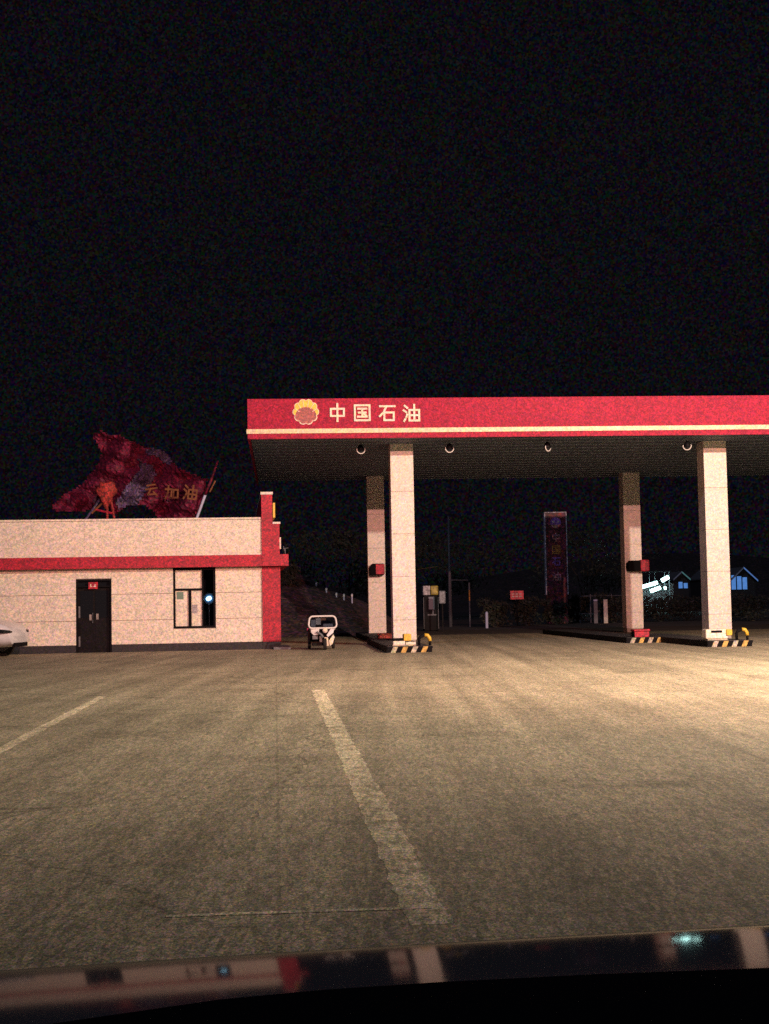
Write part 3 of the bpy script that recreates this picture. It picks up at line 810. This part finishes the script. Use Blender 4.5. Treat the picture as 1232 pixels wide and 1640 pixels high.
# the dark car the photograph is taken from: bonnet and dashboard in front
H = thing('car', 'dark glossy car bonnet and black dashboard edge along the bottom of the photo', 'car', (0, 0, 0))
def hz(x, d):
    t = 2.22 - d
    z = .782 + .1325*t - .072*t*t
    z += .040*(x-.07) - .006*(x-.07)**2
    if d > 2.22: z = hz(x, 2.22) - .1325*(d-2.22) - 2.2*(d-2.22)**2
    return z
mb = MB(); nx, ny = 60, 60
ds_ = [1.02 + (2.22-1.02)*j/46 for j in range(47)] + [2.22 + .26*j/13 for j in range(1, 14)]
for d in ds_:
    for i in range(nx+1):
        x = -.86 + 1.72*i/nx
        e = max(0, abs(x)-.70)
        mb.v.append((x, d, hz(x, d) - 3.0*e*e))
for j in range(len(ds_)-1):
    for i in range(nx):
        a = j*(nx+1)+i; mb.f.append((a, a+1, a+nx+2, a+nx+1))
hd = mb.build('bonnet', M['hood'], H, smooth=True)
so = hd.modifiers.new('thick', 'SOLIDIFY'); so.thickness = .012; so.offset = -1
MB().box((-.84, 2.30, .25), (.84, 2.52, .56)).build('bumper', M['hood'], H, bevel=.05)
for s_ in (-1, 1):
    MB().prism([(s_*.87,2.40,.30),(s_*.87,2.38,.58),(s_*.87,1.05,.80),(s_*.87,-1.9,.86),(s_*.87,-2.0,.30)], (-s_*.03,0,0)).build('side_panel', M['hood'], H)
    wheel(H, (s_*.74,1.62,.31), .31, .2, 'x'); wheel(H, (s_*.74,-1.2,.31), .31, .2, 'x')
MB().box((-.83,-1.95,.26),(.83,2.3,.32)).build('floor_pan', M['black'], H)
edge = [(-700,1800),(-300,1712),(0,1652),(100,1637),(350,1601),(520,1585),(700,1573),(960,1560),(1232,1550),(1600,1545),(2000,1545)]
mb = MB(); D0 = .82
for px, py in edge:
    a = at(px, py, D0); b = a + Vector((0,-.04,-.004)); c_ = Vector((a.x*1.0, .34, a.z-.12)); d_ = Vector((a.x, .30, .5)); e_ = Vector((a.x, D0+.03, a.z-.03)); f_ = Vector((a.x, D0+.05, .5))
    mb.v += [tuple(f_), tuple(e_), tuple(a), tuple(b), tuple(c_), tuple(d_)]
for k in range(len(edge)-1):
    for q in range(5): mb.f.append((k*6+q, k*6+q+1, (k+1)*6+q+1, (k+1)*6+q))
mb.build('dashboard', M['dash'], H, smooth=False)

# ================================================================== BACKGROUND
# embankment left of the columns
prof = [(380,895),(430,905),(470,915),(500,928),(525,944),(550,952),(580,962),(620,985),(650,1008)]
mb = MB()
N = len(prof)
for k, (px, py) in enumerate(prof):
    crest = at(px, py, 68); 
    foot = at(px, 1000, 58.4); foot.z = -.01
    back = at(px, py+6, 110)
    for t_ in [0, .15, .3, .45, .6, .75, .9, 1]:
        p = foot.lerp(crest, t_); p.z += .22*math.sin(t_*9+k*1.7)*math.sin(math.pi*t_) * .6
        mb.v.append(tuple(p))
    mb.v.append(tuple(back))
for k in range(N-1):
    for q in range(8): mb.f.append((k*9+q, k*9+q+1, (k+1)*9+q+1, (k+1)*9+q))
tag(mb.build('embankment', M['bank'], smooth=True), kind='structure')
p0 = None
for k, (px, py, lab) in enumerate(((507,938,'highest pale roadside post on the embankment, nearest the building'),(523,947,'pale roadside post second from the building on the embankment'),
        (539,955,'bright blue white roadside post in the middle of the embankment row'),(551,957,'pale roadside post fourth from the building on the embankment'),(564,957,'faint roadside post at the low end of the embankment, nearest the columns'))):
    p = at(px, py, 67.2 - .2*k)
    if p0 is None:
        p0 = thing('guide_post', lab, 'post', p, 0, 'roadside posts on the embankment')
        MB().tube([(0,0,-.45),(0,0,.17)], .035, 8).build('post_shaft', M['bluewhite'], p0)
        MB().box((-.04,-.045,.05),(.04,-.037,.13)).build('reflector', M['white'], p0)
    else:
        o = copy_thing(p0, lab); o.location = p

# leafy plants
def leaf_mass(parent, name, center, rx, ry, rz, n, size, mt):
    mb = MB(); rnd = random.Random(int(center[0]*100)+n)
    cl = [(rnd.gauss(0,.45), rnd.gauss(0,.45), rnd.uniform(-.7,.8), rnd.uniform(.25,.5)) for _ in range(14)]
    for _ in range(n):
        cxx, cyy, czz, cr = rnd.choice(cl)
        v_ = Vector((rnd.gauss(0,1), rnd.gauss(0,1), rnd.gauss(0,1))).normalized()*cr*rnd.uniform(.5,1.1)
        p = Vector((center[0]+(cxx+v_.x)*rx, center[1]+(cyy+v_.y)*ry, center[2]+(czz+v_.z)*rz))
        a = Vector((rnd.gauss(0,1), rnd.gauss(0,1), rnd.gauss(0,1))).normalized(); b = a.orthogonal().normalized()
        s_ = size*rnd.uniform(.6,1.3); i = len(mb.v)
        mb.v += [tuple(p-a*s_), tuple(p+b*s_*.45), tuple(p+a*s_), tuple(p-b*s_*.45)]; mb.f.append((i,i+1,i+2,i+3))
    me = bpy.data.meshes.new(name); me.from_pydata(mb.v, [], mb.f); me.materials.append(mt)
    o = bpy.data.objects.new(name, me); COL.objects.link(o); o.parent = parent
    return o
def plant(px, d, w, h, lab, kind='shrub', n=900, tall=0):
    b = at(px, 1000, d); b.z = -.02
    t = thing(kind, lab, kind, b, 0, 'shrubs and trees behind the station')
    leaf_mass(t, 'crown', (0,0,tall + h*.5), w/2, w/2, h/2, n, .11 if kind == 'shrub' else .2, M['leaf'])
    st = MB()
    for k in range(4):
        a = k*1.6
        st.tube([(0.02*k,0,0),(math.cos(a)*w*.08,math.sin(a)*w*.08,tall+h*.25),(math.cos(a)*w*.2,math.sin(a)*w*.2,tall+h*.55)], [.05+.02*tall,.035+.01*tall,.01], 6)
    st.build('trunk' if kind == 'tree' else 'stem', M['bark'], t)
    return t
for a in ((797, 73, 2.0, 1.5, 'shrub left of the small red sign behind the canopy'),
          (846, 76, 2.2, 1.8, 'shrub between the small red sign and the dark pylon'),
          (894, 78, 2.0, 1.4, 'shrub at the foot of the dark pylon'),
          (925, 84, 2.4, 1.8, 'shrub just right of the dark pylon'),
          (985, 80, 2.4, 1.7, 'shrub left of the rear right column'),
          (1060, 82, 3.4, 1.5, 'broad shrub right of the rear right column, below the white tube lights'),
          (1102, 84, 3.0, 1.6, 'shrub below the first gabled house'),
          (1205, 78, 3.2, 1.6, 'shrub at the right edge of the photo, below the last gabled house'),
          (462, 66, 1.6, 1.2, 'pale grass tuft shrub beside the red corner pillar on the embankment')):
    t = plant(*a)
    if a[0] == 462: t.location.z = 2.1
for a in ((560, 105, 8, 5, 'dark tree above the embankment left of the columns', 'tree', 1600, 1.8),
          (700, 120, 9, 5, 'dark tree far behind, right of the front left column', 'tree', 1600, 2.0),
          (940, 125, 9, 5.5, 'dark tree far behind, between pylon and rear right column', 'tree', 1600, 2.0)):
    plant(*a)

# pylon sign with vertical writing
pp = at(894, 1000, 80); pp.z = 0
P = thing('pylon_sign', 'tall unlit pylon sign with emblem and vertical writing, pale edge strips', 'sign', pp, R_(3))
topz = at(894, 821, 80).z
M['pylon'] = mat('pylon_face', (.15, .030, .045), .5, grain=.6, gscale=5, tint=.5)
box('pylon_body', (-.58, 0, 0), (.58, .35, topz), M['pylon'], P)
M['edge'] = mat('pale_edge', (.55, .55, .62), .6, grain=.6, gscale=6)
for s_ in (-1, 1):
    box('edge_strip', (s_*.60-.025, -.03, 1.6), (s_*.60+.025, .36, topz), M['edge'], P)
box('top_cap', (-.62, -.02, topz+.002), (.62, .37, topz+.04), M['edge'], P)
ez = at(894, 837, 80).z
def disc(parent, name, c_, r, mt, d, a0=0, a1=360):
    pts = [(c_[0]+r*math.cos(R_(a0+(a1-a0)*k/20)), -.001, c_[1]+r*math.sin(R_(a0+(a1-a0)*k/20))) for k in range(20 if a1-a0 == 360 else 21)]
    return MB().prism(pts, (0,-d,0)).build(name, mt, parent)
M['dimpink'] = mat('dull_pink_print', (.60, .25, .28), .6, grain=.5, gscale=6, tint=.4)
M['dimor'] = mat('dull_orange_print', (.55, .26, .05), .6, grain=.5, gscale=6)
M['dimpu'] = mat('dull_violet_print', (.36, .16, .60), .6, grain=.5, gscale=6)
disc(P, 'emblem', (0, ez), .30, M['dimpink'], .02, 200, 340)
disc(P, 'emblem', (0, ez), .30, M['dimpu'], .018, -20, 200)
disc(P, 'emblem_spot', (-.13, ez+.05), .06, M['letter'], .03); disc(P, 'emblem_spot', (.15, ez+.05), .05, M['letter'], .03)
for key, py, mt in (('zhong', 867, 'dimpink'), ('guo', 887, 'dimor'), ('shi', 906, 'dimpu'), ('you', 930, 'dimpink')):
    z_ = at(894, py, 80).z
    glyph(key, Vector((-.24, -.001, z_)), Vector((1,0,0)), Vector((0,0,1)), Vector((0,-1,0)), .48, .6, .02).build('sign_letter', M[mt], P)

# small red sign on a post
rs = at(828, 953, 74)
Q = thing('red_sign', 'small red roadside sign board with pale writing behind the canopy', 'sign', (rs.x, 74, 0), 0)
MB().box((-.34,-.03,rs.z-.22),(.34,0,rs.z+.22)).build('board', mat('red_board', (.85,.10,.12), .5, grain=.4, gscale=9, tint=.2), Q)
MB().tube([(0,.03,-.02),(0,.03,rs.z+.1)], .03, 8).build('post', M['dark'], Q)
mb = MB()
for k in range(3):
    for j in range(2): mb.box((-.26+.19*k, -.036-.001*j, rs.z-.10+.13*j), (-.14+.19*k, -.031, rs.z-.04+.12*j))
mb.build('board_print', M['letter'], Q)

# tall pole, side post, and thin rails
a = at(722, 1000, 76); 
Q = thing('utility_pole', 'tall slim grey pole right of the front left column', 'pole', (a.x, 76, 0))
hp = at(721, 826, 76).z
MB().tube([(0,0,-.02),(0,0,hp*.5),(0,0,hp)], [.10,.08,.05], 10).build('shaft', M['grey'], Q, smooth=True)
MB().tube([(0,-.06,at(722,929,76).z),(.95,-.06,at(722,929,76).z-.02)], .018, 6).build('arm', M['grey'], Q)
MB().tube([(-1.7,0,at(722,911,76).z),(-1.2,0,at(722,909,76).z),(-.6,0,at(722,907,76).z)], .016, 6).build('cable_stub', M['dimor'], Q)
MB().tube([(-.6,0,at(722,907,76).z),(0,0,at(722,905,76).z)], .012, 6).build('cable_stub', M['dark'], Q)
a = at(753, 1000, 75)
Q = thing('marker_post', 'short post in pale and rusty sections beside the tall pole', 'post', (a.x, 75, 0))
h1 = at(753,933,75).z; h2 = at(753,945,75).z; h3 = at(753,962,75).z; h4 = at(753,985,75).z
MB().tube([(0,0,h2),(0,0,h1)], .045, 8).build('top_section', M['grey'], Q)
MB().tube([(0,0,h3),(0,0,h2-.003)], .035, 8).build('rusty_section', M['dimor'], Q)
MB().tube([(0,0,-.02),(0,0,h3-.003)], .035, 8).build('lower_section', M['grey'], Q)
a = at(780, 1000, 70)
Q = thing('bollard', 'short pale bollard left of the small red sign', 'bollard', (a.x, 70, 0))
MB().tube([(0,0,0),(0,0,.75),(0,0,.8)], [.07,.07,.03], 10).build('bollard_body', M['bluewhite'], Q)

# fuel dispenser in the background
a = at(691, 1000, 66)
Q = thing('fuel_dispenser', 'dark fuel dispenser with white and yellow header right of the front left column', 'dispenser', (a.x, 66, 0), CY)
zt1 = at(691, 938, 66).z; zt0 = at(691, 953, 66).z
box('cabinet', (-.33, 0, 0), (.33, .5, zt0-.01), M['dark'], Q, bevel=.02)
M['dimwhite'] = mat('dull_white', (.42, .40, .42), .5, grain=.5, gscale=7)
box('header', (-.35, -.03, zt0), (-.02, .5, zt1), M['dimwhite'], Q, bevel=.02)
box('header', (.0, -.03, zt0), (.35, .5, zt1), mat('dull_yellow', (.46, .38, .06), .5, grain=.4, gscale=7), Q, bevel=.05)
box('display', (-.10, -.012, .98), (.16, -.001, zt0-.08), mat('blue_display', (.07, .10, .16), .4), Q)
box('nozzle_bar', (-.16, -.03, .70), (.24, -.013, .76), M['grey'], Q); box('nozzle', (.06, -.05, .76), (.11, -.013, .95), M['grey'], Q)
for s_ in (-1,1): box('side_rail', (s_*.335-.01, -.02, .1), (s_*.335+.01, -.001, zt0-.1), M['grey'], Q)
a = at(709.5, 1000, 64)
Q = thing('nozzle_holder', 'pale rounded panel on a dark post beside the fuel dispenser', 'panel', (a.x, 64, 0), CY)
zz1 = at(709,946,64).z; zz0 = at(709,967,64).z
box('post', (-.03, .03, 0), (.03, .12, zz0), M['dark'], Q)
box('panel', (-.15, 0, zz0+.002), (.15, .14, zz1), mat('dull_pale_blue', (.26,.30,.36), .5, grain=.4, gscale=7), Q, bevel=.05)

# two small service posts and a low rail fence
for px, mt, lab in ((955, M['bluewhite'], 'small blue topped service post left of the pale one'), (971, M['cream'], 'small pale service post near the rear right column')):
    a = at(px, 1000, 78); z1 = at(px, 960, 78).z
    Q = thing('service_post', lab, 'post', (a.x, 78, 0), 0, 'service posts behind the canopy')
    box('post_body', (-.11, 0, 0), (.11, .14, z1-.10), M['grey'] if mt is M['bluewhite'] else mt, Q, bevel=.02)
    box('post_top', (-.11, 0, z1-.098), (.11, .14, z1), mt, Q, bevel=.02)
f0 = at(930, 1000, 82); f1 = at(998, 1000, 82)
Q = thing('rail_fence', 'low dark rail fence behind the service posts', 'fence', (f0.x, 82, 0))
L_ = f1.x - f0.x
for z_ in (.5, 1.5): MB().tube([(0,0,z_),(L_,0,z_)], .025, 6).build('rail', M['grey'], Q)
for k in range(5): MB().tube([(L_*k/4,0.03,-.02),(L_*k/4,.03,1.6)], .03, 6).build('post', M['grey'], Q)

# gabled houses far right with lit fronts, tube lit stall
def house(px, d, apx, apy, ex, ey, wx0, wx1, wy0, wy1, lab, lit):
    ap = at(apx, apy, d); er = at(ex, ey, d)
    hw = er.x - ap.x
    t = thing('gabled_house', lab, 'house', (ap.x, d, 0), 0, 'gabled houses with lit fronts')
    box('wall', (-hw*.9, .3, 0), (hw*.9, 6, er.z-.15), M['plinth'], t)
    MB().prism([(-hw*.9,.3,er.z-.148),(hw*.9,.3,er.z-.148),(0,.3,ap.z-.15)], (0,5.7,0)).build('gable', M['plinth'], t)
    for s_ in (-1, 1):
        MB().prism([(0,-.3,ap.z),(s_*hw,-.3,er.z),(s_*hw,-.3,er.z-.14),(0,-.3,ap.z-.14)], (0,6.5,0)).build('roof', M['grey'], t)
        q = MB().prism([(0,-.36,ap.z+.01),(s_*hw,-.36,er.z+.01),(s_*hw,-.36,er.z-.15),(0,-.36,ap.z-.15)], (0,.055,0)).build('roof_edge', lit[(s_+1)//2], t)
    w0 = at(wx0, wy1, d); w1 = at(wx1, wy0, d)
    n_ = 2 if wx1-wx0 < 20 else 3
    for k in range(n_):
        a_ = w0.x - ap.x + (w1.x-w0.x)*k/n_; b_ = w0.x - ap.x + (w1.x-w0.x)*(k+1)/n_
        z_ = w1.z - .12*k
        wf = box('window', (a_+.03, .24, w0.z), (b_-.03, .298, z_), M['black'], t)
        box('pane', (a_+.06, .225, w0.z+.05), (b_-.06, .238, z_-.05), M['bluelit'], wf)
    return t
e1 = mat('blue_lit_edge', (.3,.4,.6), .5, emit=(.05,.13,.36), estr=.8); e2 = mat('teal_lit_edge', (.3,.4,.4), .5, emit=(.02,.10,.10), estr=.8)  # roof edges glow by emission, painted in for the light on them
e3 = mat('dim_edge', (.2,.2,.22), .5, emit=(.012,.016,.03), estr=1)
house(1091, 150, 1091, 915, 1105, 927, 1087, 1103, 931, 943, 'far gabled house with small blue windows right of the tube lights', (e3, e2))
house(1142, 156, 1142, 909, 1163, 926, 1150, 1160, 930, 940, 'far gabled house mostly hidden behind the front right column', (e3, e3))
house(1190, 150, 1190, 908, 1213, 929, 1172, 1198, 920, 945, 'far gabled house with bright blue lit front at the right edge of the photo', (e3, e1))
# stall with tube lights
sb = at(1052, 1000, 135)
Q = thing('lit_stall', 'roadside stall lit by bright white tube lights between the right columns', 'stall', (sb.x, 135, 0))
for z_ in (.6, 1.3): box('stall_counter', (-1.3, 2.0, z_), (1.3, 2.3, z_+.1), M['grey'], Q)
box('bounce_wall', (-1.9, 3.2, 0), (2.3, 3.3, at(1050,934,135).z), M['grey'], Q)  # added wall that catches the stall light as a soft glow
box('stall_roof', (-2.0, .8, at(1050,916,135).z), (1.7, 2.8, at(1050,916,135).z+.1), M['dark'], Q)
for s_ in (-1.5, 1.5): MB().tube([(s_,1.0,0),(s_,1.0,at(1050,916,135).z)], .05, 6).build('post', M['grey'], Q)
def tube_light(p0_, p1_, r, lab):
    a_ = at(*p0_, 135.5); b_ = at(*p1_, 135.5)
    t = thing('tube_light', lab, 'lamp', a_, 0, 'white tube lights of the stall')
    MB().tube([(0,0,0), b_-a_], r, 8).build('lit_tube', M['tube'], t)
    d_ = (b_-a_)
    MB().tube([Vector((0,.14,.0)), d_+Vector((0,.14,0))], r*.7, 6).build('batten', M['grey'], t)
    mid = d_/2
    zr = at(1050,916,135).z - (a_.z+mid.z)
    MB().tube([mid+Vector((0,.14,0)), mid+Vector((0,.14,zr))], .015, 4).build('hanger', M['grey'], t)
tube_light((1029,940),(1053,933), .17, 'longest white tube light, touching the rear right column')
tube_light((1060,930),(1071,924), .19, 'short upper right white tube light of the stall')
tube_light((1042,947),(1058,941), .17, 'lower white tube light of the stall')
tube_light((1064,942),(1067,941.5), .15, 'tiny round white light right of the lower tube light')
lt = bpy.data.lights.new('stall_glow', 'POINT'); lt.energy = 90; lt.color = (.5, .95, .9); lt.shadow_soft_size = .4
o = bpy.data.objects.new('stall_glow', lt); COL.objects.link(o); o.location = at(1050, 936, 134.6)

# distant hill line
mb = MB(); rnd = random.Random(3)
for k in range(61):
    x = -300 + 10*k; h_ = 7 + 3*math.sin(k*.21) + 2*math.sin(k*.53+1) 
    mb.v += [(x, 320, -1), (x, 340, h_), (x, 420, -1)]
for k in range(60):
    for q in range(2): mb.f.append((k*3+q, k*3+q+1, (k+1)*3+q+1, (k+1)*3+q))
tag(mb.build('hills', M['soil'], smooth=True), kind='structure')

# ================================================================== STREET LAMPS (beyond the right edge, they light the forecourt)
for loc, tgt, lab in ((LAMP_A, (10,26,0), 'street lamp beyond the right edge lighting the forecourt'), (LAMP_B, (1.5,47,4.4), 'floodlight mast behind the camera on the right')):
    t = thing('street_lamp', lab, 'street lamp', (loc.x+1.2, loc.y, 0), 0)
    MB().tube([(0,0,0),(0,0,loc.z-.6),(-.15,0,loc.z+.1),(-.5,0,loc.z+.28),(-1.0,0,loc.z+.3)], [.11,.07,.05,.04,.035], 10).build('mast', M['grey'], t, smooth=True)
    MB().box((-1.45,-.18,loc.z+.22),(-.85,.18,loc.z+.34)).build('lamp_head', M['grey'], t, bevel=.03)
